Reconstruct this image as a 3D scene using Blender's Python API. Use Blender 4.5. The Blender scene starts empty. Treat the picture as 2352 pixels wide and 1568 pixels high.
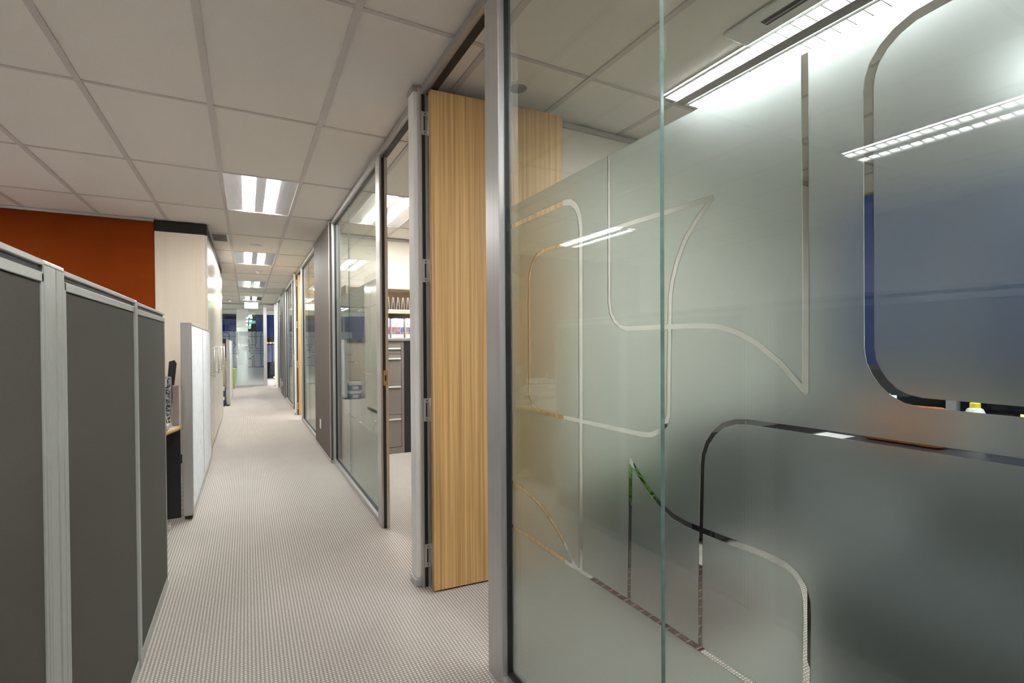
import bpy, bmesh, math, random
from mathutils import Vector, Matrix
from mathutils.geometry import delaunay_2d_cdt
random.seed(7)
scene = bpy.context.scene
C = scene.collection
PI = math.pi

# ------------------------------------------------------------------ camera
CAM_Z = 1.31
cam_d = bpy.data.cameras.new('camera')
cam = bpy.data.objects.new('camera', cam_d)
C.objects.link(cam)
scene.camera = cam
F_PX, YAW, PITCH, ROLL, CX, CY = 1108.17, .4706, -.0105, -.0066, 1130.25, 802.67
cam_d.sensor_width = 36.0
cam_d.lens = F_PX / 2352 * 36.0
cam_d.shift_x = (1176 - CX) / 2352
cam_d.shift_y = -(784 - CY) / 2352
cam_d.clip_start = .02
cam_d.clip_end = 600
fw = Vector((math.sin(YAW)*math.cos(PITCH), math.cos(YAW)*math.cos(PITCH), math.sin(PITCH)))
rt = Vector((math.cos(YAW), -math.sin(YAW), 0))
up = rt.cross(fw)
r2 = math.cos(ROLL)*rt + math.sin(ROLL)*up
u2 = -math.sin(ROLL)*rt + math.cos(ROLL)*up
cam.matrix_world = Matrix(((r2.x, u2.x, -fw.x, 0), (r2.y, u2.y, -fw.y, 0), (r2.z, u2.z, -fw.z, CAM_Z), (0, 0, 0, 1)))

# ------------------------------------------------------------------ world: dusk sky
w = bpy.data.worlds.new('world'); scene.world = w; w.use_nodes = True
nt = w.node_tree; nt.nodes.clear()
wo = nt.nodes.new('ShaderNodeOutputWorld'); bg = nt.nodes.new('ShaderNodeBackground')
tc = nt.nodes.new('ShaderNodeTexCoord'); sp = nt.nodes.new('ShaderNodeSeparateXYZ')
cr = nt.nodes.new('ShaderNodeValToRGB')
cr.color_ramp.elements[0].position = 0.0; cr.color_ramp.elements[0].color = (.003, .019, .095, 1)
cr.color_ramp.elements[1].position = .5; cr.color_ramp.elements[1].color = (.005, .018, .095, 1)
nt.links.new(tc.outputs['Generated'], sp.inputs[0]); nt.links.new(sp.outputs['Z'], cr.inputs[0])
nt.links.new(cr.outputs[0], bg.inputs[0]); bg.inputs[1].default_value = .8
nt.links.new(bg.outputs[0], wo.inputs[0])

# ------------------------------------------------------------------ view / exposure
vs = scene.view_settings
vs.view_transform = 'Standard'; vs.look = 'None'; vs.gamma = 1; vs.use_curve_mapping = False
vs.exposure = 0.27
scene.cycles.max_bounces = 9; scene.cycles.diffuse_bounces = 4; scene.cycles.glossy_bounces = 4
scene.cycles.transmission_bounces = 6; scene.cycles.transparent_max_bounces = 16; scene.cycles.caustics_reflective = False
LAMP, LAMP_OFFICE, LAMP_OPEN, FILL_LAMP_END = 58.0, 37.0, 50.0, 260.0     # emission of the fluorescent tubes and the added end-room lamps
LAMP_COL = (1.0, .985, .96, 1)

# ------------------------------------------------------------------ materials
def node_mat(name):
    m = bpy.data.materials.new(name); m.use_nodes = True
    return m, m.node_tree, m.node_tree.nodes['Principled BSDF']

def L(nt, a, b): nt.links.new(a, b)

def pos_node(nt, scale=(1, 1, 1)):
    g = nt.nodes.new('ShaderNodeNewGeometry')
    mp = nt.nodes.new('ShaderNodeMapping'); mp.inputs['Scale'].default_value = scale
    L(nt, g.outputs['Position'], mp.inputs['Vector'])
    return mp.outputs[0]

def plain(name, col, rough=.6, metal=0, noise=.06, nscale=40, bump=0, bscale=300, spec=.5, stretch=(1, 1, 1)):
    m, nt, b = node_mat(name)
    b.inputs['Roughness'].default_value = rough; b.inputs['Metallic'].default_value = metal
    b.inputs['Specular IOR Level'].default_value = spec
    n = nt.nodes.new('ShaderNodeTexNoise'); n.inputs['Scale'].default_value = nscale; n.inputs['Detail'].default_value = 3
    L(nt, pos_node(nt, stretch), n.inputs['Vector'])
    r = nt.nodes.new('ShaderNodeValToRGB')
    lo = tuple(max(0, c*(1-noise)) for c in col) + (1,); hi = tuple(min(1, c*(1+noise)) for c in col) + (1,)
    r.color_ramp.elements[0].color = lo; r.color_ramp.elements[0].position = .3
    r.color_ramp.elements[1].color = hi; r.color_ramp.elements[1].position = .7
    L(nt, n.outputs['Fac'], r.inputs[0]); L(nt, r.outputs[0], b.inputs['Base Color'])
    if bump:
        n2 = nt.nodes.new('ShaderNodeTexNoise'); n2.inputs['Scale'].default_value = bscale
        L(nt, pos_node(nt, stretch), n2.inputs['Vector'])
        bp = nt.nodes.new('ShaderNodeBump'); bp.inputs['Strength'].default_value = bump; bp.inputs['Distance'].default_value = .002
        L(nt, n2.outputs['Fac'], bp.inputs['Height']); L(nt, bp.outputs[0], b.inputs['Normal'])
    return m

def emit(name, col, strength):
    m = bpy.data.materials.new(name); m.use_nodes = True
    nt = m.node_tree; nt.nodes.clear()
    o = nt.nodes.new('ShaderNodeOutputMaterial'); e = nt.nodes.new('ShaderNodeEmission')
    e.inputs[0].default_value = col; e.inputs[1].default_value = strength
    L(nt, e.outputs[0], o.inputs[0])
    return m

M = {}
M['ceiling_tile'] = plain('ceiling_tile', (.85, .815, .765), .9, noise=.05, nscale=220, bump=.25, bscale=260)
M['grid'] = plain('grid_metal', (.62, .58, .555), .5, noise=.03)
M['plaster'] = plain('cream_paint', (.76, .73, .65), .7, noise=.02, nscale=8)
M['white_paint'] = plain('white_paint', (.90, .89, .865), .6, noise=.02, nscale=8)
M['orange'] = plain('orange_paint', (.175, .027, .0006), .8, noise=.05, nscale=6, spec=.12)
M['alu'] = plain('brushed_aluminium', (.55, .55, .55), .38, .75, noise=.05, nscale=60, stretch=(1, 1, .03))
M['alu_track'] = plain('satin_aluminium_track', (.48, .47, .46), .42, .7, noise=.04, nscale=60)
M['black_seal'] = plain('black_rubber', (.012, .012, .012), .55, noise=.2)
M['steel'] = plain('satin_steel', (.74, .74, .74), .3, .7, noise=.05)
M['brass'] = plain('dull_brass', (.42, .33, .20), .35, .9, noise=.08)
M['brown_lam'] = plain('brown_laminate', (.088, .070, .060), .6, noise=.04, nscale=30)
M['olive_fabric'] = plain('olive_grey_fabric', (.067, .0635, .051), .95, noise=.10, nscale=420, bump=.3, bscale=600)
M['frame_paint'] = plain('silver_grey_frame', (.42, .44, .42), .4, .3, noise=.03)
M['groove'] = plain('dark_groove', (.05, .055, .06), .6, noise=.05)
M['charcoal'] = plain('black_bulkhead', (.008, .006, .006), .8, noise=.1)
M['grey_plastic'] = plain('grey_plastic', (.30, .30, .30), .5)
M['white_plastic'] = plain('white_plastic', (.80, .80, .79), .35, noise=.02)
M['black_plastic'] = plain('black_plastic', (.015, .015, .016), .45, noise=.1)
M['taupe_steel'] = plain('taupe_painted_steel', (.235, .205, .18), .42, noise=.03)
M['tan_lam'] = plain('tan_laminate', (.56, .46, .35), .5, noise=.05, stretch=(1, 1, .2))
M['charcoal_lam'] = plain('charcoal_laminate', (.022, .024, .030), .45, noise=.1)
M['white_lam'] = plain('white_laminate', (.75, .74, .72), .35, noise=.02)
M['desk_edge'] = plain('blond_edge', (.52, .33, .14), .45, noise=.08)
M['paper'] = plain('paper', (.82, .82, .83), .8, noise=.02)
M['grey_card'] = plain('grey_card', (.44, .40, .38), .8, noise=.05)
M['tan_leather'] = plain('tan_leather', (.50, .155, .04), .5, noise=.12, bump=.3, bscale=200)
M['green_fabric'] = plain('lime_fabric', (.33, .42, .03), .85, noise=.12, nscale=90)
M['leg_wood'] = plain('leg_wood', (.55, .30, .10), .45, noise=.1)
M['leaf'] = plain('leaf_green', (.05, .16, .022), .4, noise=.35, nscale=30)
M['soil'] = plain('soil', (.03, .02, .015), .95, noise=.3)
M['blue_card'] = plain('archive_blue', (.06, .08, .26), .7, noise=.05)
M['silver_reflector'] = plain('silver_reflector', (.72, .72, .78), .22, .92, noise=.06, nscale=12, stretch=(1, .15, 1))
M['perforated'] = plain('perforated_metal', (.34, .34, .33), .5, .5, noise=.5, nscale=400)
M['louvre_dark'] = plain('dark_louvre', (.10, .105, .11), .5)
M['black_fabric'] = plain('black_upholstery', (.018, .02, .024), .9, noise=.2, nscale=300)
M['far_wall'] = plain('building_dark', (.03, .03, .04), .8)
M['far_pale'] = plain('building_pale', (.42, .42, .55), .8)
M['ground'] = plain('night_ground', (.012, .013, .016), .9, noise=.4, nscale=.2)
M['lamp'] = emit('fluorescent_lamp', LAMP_COL, LAMP)
M['lamp_office'] = emit('fluorescent_lamp_office', (.97, .99, 1, 1), LAMP_OFFICE)
M['lamp_open'] = emit('fluorescent_lamp_open', LAMP_COL, LAMP_OPEN)
M['fill_lamp_end'] = emit('added_fill_lamp_end', (.94, .97, 1, 1), FILL_LAMP_END)
M['lit_window'] = emit('lit_window', (.75, .95, 1, 1), 1.2)
M['lit_teal'] = emit('lit_window_teal', (.25, .85, .75, 1), .6)
M['lit_warm'] = emit('lit_window_warm', (1, .72, .38, 1), 1.4)

def carpet():
    m, nt, b = node_mat('dotted_carpet')
    b.inputs['Roughness'].default_value = .95; b.inputs['Specular IOR Level'].default_value = .15
    g = nt.nodes.new('ShaderNodeNewGeometry'); s = nt.nodes.new('ShaderNodeSeparateXYZ')
    L(nt, g.outputs['Position'], s.inputs[0])
    def wave(sock, period, phase=None):
        a = nt.nodes.new('ShaderNodeMath'); a.operation = 'MULTIPLY'; a.inputs[1].default_value = 2*PI/period
        L(nt, sock, a.inputs[0]); src = a.outputs[0]
        if phase is not None:
            p = nt.nodes.new('ShaderNodeMath'); p.operation = 'ADD'; L(nt, src, p.inputs[0]); L(nt, phase, p.inputs[1]); src = p.outputs[0]
        c = nt.nodes.new('ShaderNodeMath'); c.operation = 'COSINE'; L(nt, src, c.inputs[0])
        d = nt.nodes.new('ShaderNodeMath'); d.operation = 'MULTIPLY_ADD'; d.inputs[1].default_value = .5; d.inputs[2].default_value = .5
        L(nt, c.outputs[0], d.inputs[0]); return d.outputs[0]
    nz = nt.nodes.new('ShaderNodeTexNoise'); nz.inputs['Scale'].default_value = 60; L(nt, g.outputs['Position'], nz.inputs['Vector'])
    ph = nt.nodes.new('ShaderNodeMath'); ph.operation = 'MULTIPLY'; ph.inputs[1].default_value = 1.6; L(nt, nz.outputs['Fac'], ph.inputs[0])
    wx = wave(s.outputs['X'], .0150, ph.outputs[0]); wy = wave(s.outputs['Y'], .0125, ph.outputs[0])
    mu = nt.nodes.new('ShaderNodeMath'); mu.operation = 'MULTIPLY'; L(nt, wx, mu.inputs[0]); L(nt, wy, mu.inputs[1])
    r = nt.nodes.new('ShaderNodeValToRGB')
    r.color_ramp.elements[0].position = .22; r.color_ramp.elements[0].color = (.35, .31, .28, 1)
    r.color_ramp.elements[1].position = .5; r.color_ramp.elements[1].color = (.74, .71, .665, 1)
    L(nt, mu.outputs[0], r.inputs[0])
    big = nt.nodes.new('ShaderNodeTexNoise'); big.inputs['Scale'].default_value = 3; L(nt, g.outputs['Position'], big.inputs['Vector'])
    mx = nt.nodes.new('ShaderNodeMixRGB'); mx.blend_type = 'MULTIPLY'; mx.inputs[0].default_value = .10
    L(nt, r.outputs[0], mx.inputs[1]); L(nt, big.outputs['Fac'], mx.inputs[2]); L(nt, mx.outputs[0], b.inputs['Base Color'])
    bp = nt.nodes.new('ShaderNodeBump'); bp.inputs['Strength'].default_value = .35; bp.inputs['Distance'].default_value = .003
    L(nt, mu.outputs[0], bp.inputs['Height']); L(nt, bp.outputs[0], b.inputs['Normal'])
    return m
M['carpet'] = carpet()

def wood(name, c0, c1, scale, zs, rough):
    m, nt, b = node_mat(name); b.inputs['Roughness'].default_value = rough
    v = pos_node(nt, (scale, scale, zs))
    n0 = nt.nodes.new('ShaderNodeTexNoise'); n0.inputs['Scale'].default_value = 1.0; n0.inputs['Detail'].default_value = 5; n0.inputs['Roughness'].default_value = .65
    L(nt, v, n0.inputs['Vector'])
    v2 = pos_node(nt, (scale*5, scale*5, zs*2))
    n1 = nt.nodes.new('ShaderNodeTexNoise'); n1.inputs['Scale'].default_value = 1.0; n1.inputs['Detail'].default_value = 2
    L(nt, v2, n1.inputs['Vector'])
    a = nt.nodes.new('ShaderNodeMath'); a.operation = 'MULTIPLY_ADD'; a.inputs[1].default_value = .45
    L(nt, n1.outputs['Fac'], a.inputs[0]); L(nt, n0.outputs['Fac'], a.inputs[2])
    r = nt.nodes.new('ShaderNodeValToRGB')
    r.color_ramp.elements[0].position = .55; r.color_ramp.elements[0].color = c0 + (1,)
    r.color_ramp.elements[1].position = .88; r.color_ramp.elements[1].color = c1 + (1,)
    L(nt, a.outputs[0], r.inputs[0]); L(nt, r.outputs[0], b.inputs['Base Color'])
    return m
M['oak'] = wood('oak_veneer', (.37, .205, .068), (.68, .435, .185), 85, .6, .4)
M['maple'] = wood('pale_maple', (.60, .52, .42), (.64, .565, .465), 7, .5, .30)
M['maple_gloss'] = wood('pale_maple_door', (.56, .50, .41), (.61, .55, .46), 7, .5, .2)

def speckle_white():
    m, nt, b = node_mat('white_streaked_fabric'); b.inputs['Roughness'].default_value = .85
    n = nt.nodes.new('ShaderNodeTexNoise'); n.inputs['Scale'].default_value = 1; n.inputs['Detail'].default_value = 2
    L(nt, pos_node(nt, (60, 60, 14)), n.inputs['Vector'])
    r = nt.nodes.new('ShaderNodeValToRGB')
    r.color_ramp.elements[0].position = .56; r.color_ramp.elements[0].color = (.80, .82, .86, 1)
    r.color_ramp.elements[1].position = .68; r.color_ramp.elements[1].color = (.52, .55, .62, 1)
    L(nt, n.outputs['Fac'], r.inputs[0]); L(nt, r.outputs[0], b.inputs['Base Color'])
    return m
M['white_fabric'] = speckle_white()

def zebra():
    m, nt, b = node_mat('black_white_print'); b.inputs['Roughness'].default_value = .5
    n = nt.nodes.new('ShaderNodeTexNoise'); n.inputs['Scale'].default_value = 1; n.inputs['Detail'].default_value = 4; n.inputs['Distortion'].default_value = 1.5
    L(nt, pos_node(nt, (60, 60, 90)), n.inputs['Vector'])
    r = nt.nodes.new('ShaderNodeValToRGB'); r.color_ramp.interpolation = 'CONSTANT'
    r.color_ramp.elements[0].color = (.03, .03, .035, 1); r.color_ramp.elements[1].position = .53; r.color_ramp.elements[1].color = (.55, .55, .56, 1)
    L(nt, n.outputs['Fac'], r.inputs[0]); L(nt, r.outputs[0], b.inputs['Base Color'])
    return m
M['zebra'] = zebra()

def striped(name, base, stripe, period, duty, axis):
    m, nt, b = node_mat(name); b.inputs['Roughness'].default_value = .9
    g = nt.nodes.new('ShaderNodeNewGeometry'); s = nt.nodes.new('ShaderNodeSeparateXYZ'); L(nt, g.outputs['Position'], s.inputs[0])
    a = nt.nodes.new('ShaderNodeMath'); a.operation = 'DIVIDE'; a.inputs[1].default_value = period; L(nt, s.outputs[axis], a.inputs[0])
    f = nt.nodes.new('ShaderNodeMath'); f.operation = 'FRACT'; L(nt, a.outputs[0], f.inputs[0])
    r = nt.nodes.new('ShaderNodeValToRGB'); r.color_ramp.interpolation = 'CONSTANT'
    r.color_ramp.elements[0].color = base + (1,); r.color_ramp.elements[1].position = 1-duty; r.color_ramp.elements[1].color = stripe + (1,)
    L(nt, f.outputs[0], r.inputs[0]); L(nt, r.outputs[0], b.inputs['Base Color'])
    return m
M['mat_stripe'] = striped('striped_mat', (.045, .03, .028), (.42, .16, .11), .055, .12, 'Y')
M['slat_stripe'] = striped('ribbed_panel', (.30, .32, .36), (.08, .09, .10), .03, .35, 'Y')

def glass(name, tint):
    m = bpy.data.materials.new(name); m.use_nodes = True
    nt = m.node_tree; nt.nodes.clear()
    o = nt.nodes.new('ShaderNodeOutputMaterial'); mix = nt.nodes.new('ShaderNodeMixShader')
    tr = nt.nodes.new('ShaderNodeBsdfTransparent'); tr.inputs[0].default_value = tint
    gl = nt.nodes.new('ShaderNodeBsdfGlossy'); gl.inputs['Roughness'].default_value = 0.0; gl.inputs[0].default_value = (.97, 1, .985, 1)
    fr = nt.nodes.new('ShaderNodeFresnel'); ge = nt.nodes.new('ShaderNodeNewGeometry')
    ior = nt.nodes.new('ShaderNodeMapRange')      # same reflectance on both faces of the pane
    ior.inputs['To Min'].default_value = 1.52; ior.inputs['To Max'].default_value = 1/1.52
    L(nt, ge.outputs['Backfacing'], ior.inputs['Value']); L(nt, ior.outputs[0], fr.inputs['IOR'])
    L(nt, fr.outputs[0], mix.inputs[0]); L(nt, tr.outputs[0], mix.inputs[1]); L(nt, gl.outputs[0], mix.inputs[2])
    L(nt, mix.outputs[0], o.inputs[0])
    return m
M['glass'] = glass('clear_glass', (.955, .985, .965, 1))
M['window_glass'] = glass('window_glass', (.95, .97, .98, 1))
M['glass_edge'] = plain('green_glass_edge', (.20, .31, .29), .15, noise=.2, nscale=20)

def frost():
    m = bpy.data.materials.new('frosted_film'); m.use_nodes = True
    nt = m.node_tree; nt.nodes.clear()
    o = nt.nodes.new('ShaderNodeOutputMaterial'); mix = nt.nodes.new('ShaderNodeMixShader')
    lobes = []
    for rough in (.37, .75):                      # a narrow and a broad scattering lobe
        q = nt.nodes.new('ShaderNodeBsdfRefraction'); q.inputs['Color'].default_value = (.92, .95, .945, 1)
        q.inputs['Roughness'].default_value = rough; q.inputs['IOR'].default_value = 1.25; lobes.append(q)
    rf = nt.nodes.new('ShaderNodeMixShader'); rf.inputs[0].default_value = .20
    L(nt, lobes[0].outputs[0], rf.inputs[1]); L(nt, lobes[1].outputs[0], rf.inputs[2])
    tl = nt.nodes.new('ShaderNodeBsdfTranslucent'); tl.inputs[0].default_value = (.86, .90, .89, 1)
    mix.inputs[0].default_value = .045
    L(nt, rf.outputs[0], mix.inputs[1]); L(nt, tl.outputs[0], mix.inputs[2])
    df = nt.nodes.new('ShaderNodeBsdfDiffuse'); df.inputs[0].default_value = (.72, .78, .77, 1)
    mix2 = nt.nodes.new('ShaderNodeMixShader'); mix2.inputs[0].default_value = .022
    L(nt, mix.outputs[0], mix2.inputs[1]); L(nt, df.outputs[0], mix2.inputs[2]); L(nt, mix2.outputs[0], o.inputs[0])
    return m
M['frost'] = frost()

# ------------------------------------------------------------------ builders
WORLD = {}                       # object name -> world origin (no object is rotated or scaled)
def mesh_obj(name, verts, faces, mat, parent=None, mats=None, fmat=None, smooth=False):
    xs = [v[0] for v in verts]; ys = [v[1] for v in verts]; zs = [v[2] for v in verts]
    o = Vector(((min(xs)+max(xs))/2, (min(ys)+max(ys))/2, min(zs)))
    me = bpy.data.meshes.new(name)
    me.from_pydata([tuple(Vector(v)-o) for v in verts], [], faces)
    for m in ([mat] if mats is None else mats): me.materials.append(M[m] if isinstance(m, str) else m)
    if fmat:
        for p, i in zip(me.polygons, fmat): p.material_index = i
    if smooth:
        for p in me.polygons: p.use_smooth = True
    me.update()
    return put(name, me, o, parent)

def put(name, me, o, parent=None):
    ob = bpy.data.objects.new(name, me); C.objects.link(ob)
    if parent is not None:
        ob.parent = parent; ob.location = Vector(o) - WORLD[parent.name]
    else:
        ob.location = o
    WORLD[ob.name] = Vector(o)
    return ob

def thing(name, label, cat, loc, group=None, kind=None):
    e = put(name, None, Vector(loc)); e.empty_display_size = .1
    return tag(e, label, cat, group, kind)

def tag(o, label, cat, group=None, kind=None):
    o['label'] = label; o['category'] = cat
    if group: o['group'] = group
    if kind: o['kind'] = kind
    return o

BOXF = [(0, 3, 2, 1), (4, 5, 6, 7), (0, 1, 5, 4), (1, 2, 6, 5), (2, 3, 7, 6), (3, 0, 4, 7)]
def box_vf(x0, x1, y0, y1, z0, z1):
    return [(x0, y0, z0), (x1, y0, z0), (x1, y1, z0), (x0, y1, z0), (x0, y0, z1), (x1, y0, z1), (x1, y1, z1), (x0, y1, z1)], BOXF

def bevel_vf(v, f, amt, seg=2):
    bm = bmesh.new()
    vs_ = [bm.verts.new(p) for p in v]
    for q in f: bm.faces.new([vs_[i] for i in q])
    bm.normal_update()
    bmesh.ops.bevel(bm, geom=bm.edges[:], offset=amt, segments=seg, profile=.5, affect='EDGES')
    bm.verts.index_update()
    V = [tuple(x.co) for x in bm.verts]; F = [[x.index for x in q.verts] for q in bm.faces]
    bm.free(); return V, F

def box(name, x0, x1, y0, y1, z0, z1, mat, parent=None, bev=0, seg=2):
    v, f = box_vf(min(x0, x1), max(x0, x1), min(y0, y1), max(y0, y1), min(z0, z1), max(z0, z1))
    if bev: v, f = bevel_vf(v, f, bev, seg)
    return mesh_obj(name, v, f, mat, parent)

def boxes(name, lst, mat, parent=None, bev=0):
    V, F = [], []
    for b in lst:
        v, f = box_vf(*b)
        if bev: v, f = bevel_vf(v, f, bev, 1)
        n = len(V); V += v; F += [[i+n for i in q] for q in f]
    return mesh_obj(name, V, F, mat, parent)

def tube_vf(pts, r, n=8):
    pts = [Vector(p) for p in pts]; V, F = [], []
    for i, p in enumerate(pts):
        d = (pts[min(i+1, len(pts)-1)] - pts[max(i-1, 0)]).normalized()
        a = d.orthogonal().normalized()
        if i: a = (last - d*last.dot(d)).normalized()
        last = a; b = d.cross(a)
        for k in range(n):
            t = 2*PI*k/n; V.append(tuple(p + r*(math.cos(t)*a + math.sin(t)*b)))
    for i in range(len(pts)-1):
        for k in range(n):
            F.append([i*n+k, i*n+(k+1) % n, (i+1)*n+(k+1) % n, (i+1)*n+k])
    F.append(list(range(n))[::-1]); F.append([(len(pts)-1)*n+k for k in range(n)])
    return V, F

def tube(name, pts, r, mat, parent=None, n=8):
    v, f = tube_vf(pts, r, n); return mesh_obj(name, v, f, mat, parent, smooth=True)

def tubes(name, lst, r, mat, parent=None, n=6):
    V, F = [], []
    for pts in lst:
        v, f = tube_vf(pts, r, n); k = len(V); V += v; F += [[i+k for i in q] for q in f]
    return mesh_obj(name, V, F, mat, parent)

def lathe(name, cx, cy, prof, mat, parent=None, n=28):
    V, F = [], []
    for r, z in prof:
        for k in range(n):
            t = 2*PI*k/n; V.append((cx + r*math.cos(t), cy + r*math.sin(t), z))
    for i in range(len(prof)-1):
        for k in range(n):
            F.append([i*n+k, i*n+(k+1) % n, (i+1)*n+(k+1) % n, (i+1)*n+k])
    F.append(list(range(n))[::-1]); F.append([(len(prof)-1)*n+k for k in range(n)])
    return mesh_obj(name, V, F, mat, parent, smooth=False)

def prism(name, poly, axis, a, b, mat, parent=None):
    """extrude a 2-D polygon along an axis ('x','y','z') from a to b"""
    n = len(poly); V = []
    for s in (a, b):
        for p, q in poly:
            V.append({'x': (s, p, q), 'y': (p, s, q), 'z': (p, q, s)}[axis])
    F = [list(range(n)), [n+i for i in range(n)][::-1]] + [[i, i+n, (i+1) % n+n, (i+1) % n] for i in range(n)]
    ob = mesh_obj(name, V, F, mat, parent)
    bm = bmesh.new(); bm.from_mesh(ob.data); bmesh.ops.recalc_face_normals(bm, faces=bm.faces[:]); bm.to_mesh(ob.data); bm.free()
    return ob

CEIL = 2.711
XG0, XG1 = .886, .896            # glass pane
XF = .852                        # corridor face of the aluminium frames
XB = .905                        # office face
ROW0, COL0 = 2.039, .428         # ceiling grid
WIN_X = 4.62
WEND = .835
YFAR = 17.65

# ------------------------------------------------------------------ setting: floor, ceiling, walls
tag(box('floor', -4.5, WIN_X+.15, -3.1, 21.2, -.12, 0, 'carpet'), 'beige dotted carpet along the corridor and offices', 'floor', kind='structure')
ceil = tag(box('ceiling', -4.5, WIN_X+.15, -3.1, 21.2, CEIL+.012, CEIL+.12, 'ceiling_tile'), 'suspended ceiling of pale mineral tiles in a metal grid', 'ceiling', kind='structure')
tag(box('wall_left', -4.5, -4.4, -3.1, 21.2, 0, CEIL+.01, 'white_paint'), 'plain white wall at the far left of the open office', 'wall', kind='structure')
tag(box('wall_back', -4.4, WIN_X, -3.1, -3.0, 0, CEIL+.01, 'white_paint'), 'plain white wall behind the viewpoint', 'wall', kind='structure')
ow = tag(box('wall_front', -4.4, -.892, 6.40, 6.50, 0, CEIL-.005, 'orange'), 'burnt orange feature wall beside the pale tall cabinets', 'wall', kind='structure')
box('cornice', -4.4, -.892, 6.382, 6.40, CEIL-.032, CEIL-.005, 'alu_track', ow)

LIGHTS = set()                    # (col, row) cells that hold a luminaire or vent instead of a tile
for r in (-2, 2, 5, 8, 11): LIGHTS.add((-1, r))
OPEN_COL = -5                     # open-plan luminaires left of the corridor
for r in (-4, -1, 2, 5, 8, 11): LIGHTS.add((OPEN_COL, r))
OFFICE_LIGHTS = [(1, 2), (1, 5), (1, 8), (1, 11), (4, 2), (4, 5), (4, 8), (4, 11)]
for c in OFFICE_LIGHTS: LIGHTS.add(c)
VENT = (-2, 4)
tile_me = None
for c in range(-8, 7):
    for r in range(-4, 13):
        if (c, r) in LIGHTS: continue
        x = COL0 + .6*c + .3; y = ROW0 + 1.2*r + .6
        if tile_me is None:
            t = box('ceiling_tile', x-.297, x+.297, y-.597, y+.597, CEIL-.002, CEIL+.011, 'ceiling_tile', ceil, bev=.002, seg=1)
            tile_me = t.data
        else:
            put('ceiling_tile', tile_me, (x, y, CEIL-.002), ceil)
rail_me = None
for c in range(-8, 8):
    x = COL0 + .6*c
    if rail_me is None:
        rail_me = box('main_rail', x-.016, x+.016, -3.0, YFAR, CEIL-.009, CEIL+.011, 'grid', ceil).data
    else:
        put('main_rail', rail_me, (x, (YFAR-3.0)/2, CEIL-.009), ceil)
ra = rb = None
for r in range(-4, 14):
    y = ROW0 + 1.2*r
    if y > YFAR: continue
    if ra is None:
        ra = box('cross_rail', -4.4, XF, y-.0115, y+.0115, CEIL-.007, CEIL+.011, 'grid', ceil).data
        rb = box('cross_rail', XB, WIN_X, y-.0115, y+.0115, CEIL-.007, CEIL+.011, 'grid', ceil).data
    else:
        put('cross_rail', ra, ((XF-4.4)/2, y, CEIL-.007), ceil); put('cross_rail', rb, ((XB+WIN_X)/2, y, CEIL-.007), ceil)

# ------------------------------------------------------------------ ceiling luminaires (600 x 1200, two lamps)
def luminaire(c, r, label, group, lampmat='lamp'):
    x = COL0 + .6*c + .3; y0 = ROW0 + 1.2*r; y1 = y0 + 1.2
    t = thing('ceiling_light', label, 'light', (x, (y0+y1)/2, CEIL), group)
    y0 += .012; y1 -= .012
    box('housing', x-.287, x+.287, y0, y1, CEIL+.004, CEIL+.0115, 'grey_plastic', t)
    for s in (-1, 1):
        # sloping reflector wing
        V = [(x+s*.287, y0, CEIL-.004), (x+s*.287, y1, CEIL-.004), (x+s*.150, y1, CEIL+.003), (x+s*.150, y0, CEIL+.003)]
        V += [(a, b, z+.003) for a, b, z in V]
        mesh_obj('reflector', V, BOXF, 'silver_reflector', t)
        a, b = sorted((x+s*.042, x+s*.138))
        v, f = bevel_vf(*box_vf(a, b, y0+.02, y1-.02, CEIL-.008, CEIL+.004), .0055, 2)
        mesh_obj('diffuser', v, f, lampmat, t)
    box('centre_panel', x-.040, x+.040, y0, y1, CEIL-.002, CEIL+.004, 'silver_reflector', t)
    return t
cl = {-2: 'added unseen twin-tube fill light over the corridor right above the viewpoint', 2: 'largest twin-tube ceiling light in view over the corridor carpet',  # light above the viewpoint is added out of view to brighten the near corridor
      5: 'second corridor ceiling light, just beyond the flat round detector', 8: 'third corridor ceiling light, beyond the domed smoke detector', 11: 'small far corridor ceiling light right above the green exit sign'}
for r in (-2, 2, 5, 8, 11): luminaire(-1, r, cl[r], 'recessed corridor lights')

def linear_light(x, y0, y1, label, group, lampmat='lamp'):
    """louvred twin-tube strip fitting flush with the ceiling"""
    t = thing('strip_light', label, 'light', (x, (y0+y1)/2, CEIL), group)
    box('housing', x-.148, x+.148, y0, y1, CEIL-.0095, CEIL+.011, 'white_plastic', t)
    for s in (-1, 1):
        a, b = sorted((x+s*.047, x+s*.140))
        box('lamp', a, b, y0+.025, y1-.025, CEIL-.013, CEIL-.009, lampmat, t)
        n = 18; lst = []
        for k in range(n+1):
            yy = y0 + .025 + (y1-y0-.05)*k/n
            lst.append((a, b, yy-.0025, yy+.0025, CEIL-.026, CEIL-.0135))
        lo = boxes('louvre', lst, 'white_plastic', t); lo['kind'] = 'stuff'
        for e in (a, b): box('louvre_edge', e-.002, e+.002, y0+.01, y1-.01, CEIL-.027, CEIL-.0135, 'white_plastic', t)
    box('perforated_strip', x-.040, x+.040, y0, y1, CEIL-.016, CEIL-.0095, 'perforated', t)
    return t
for r, txt in ((-4, 'added unseen behind the viewpoint for general lighting'), (-1, 'mirrored at the right edge of the glass'), (2, 'mirrored beside the clear star-tipped line'), (5, 'beyond the orange wall'), (8, 'past the tall cabinets'), (11, 'near the far end')):  # strip behind the viewpoint is added, unseen, for general light
    y = ROW0 + 1.2*r
    linear_light(-2.30, y, y+1.2, 'louvred strip light over open desks, '+txt, 'strip lights over the open desks', 'lamp_open')
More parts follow.
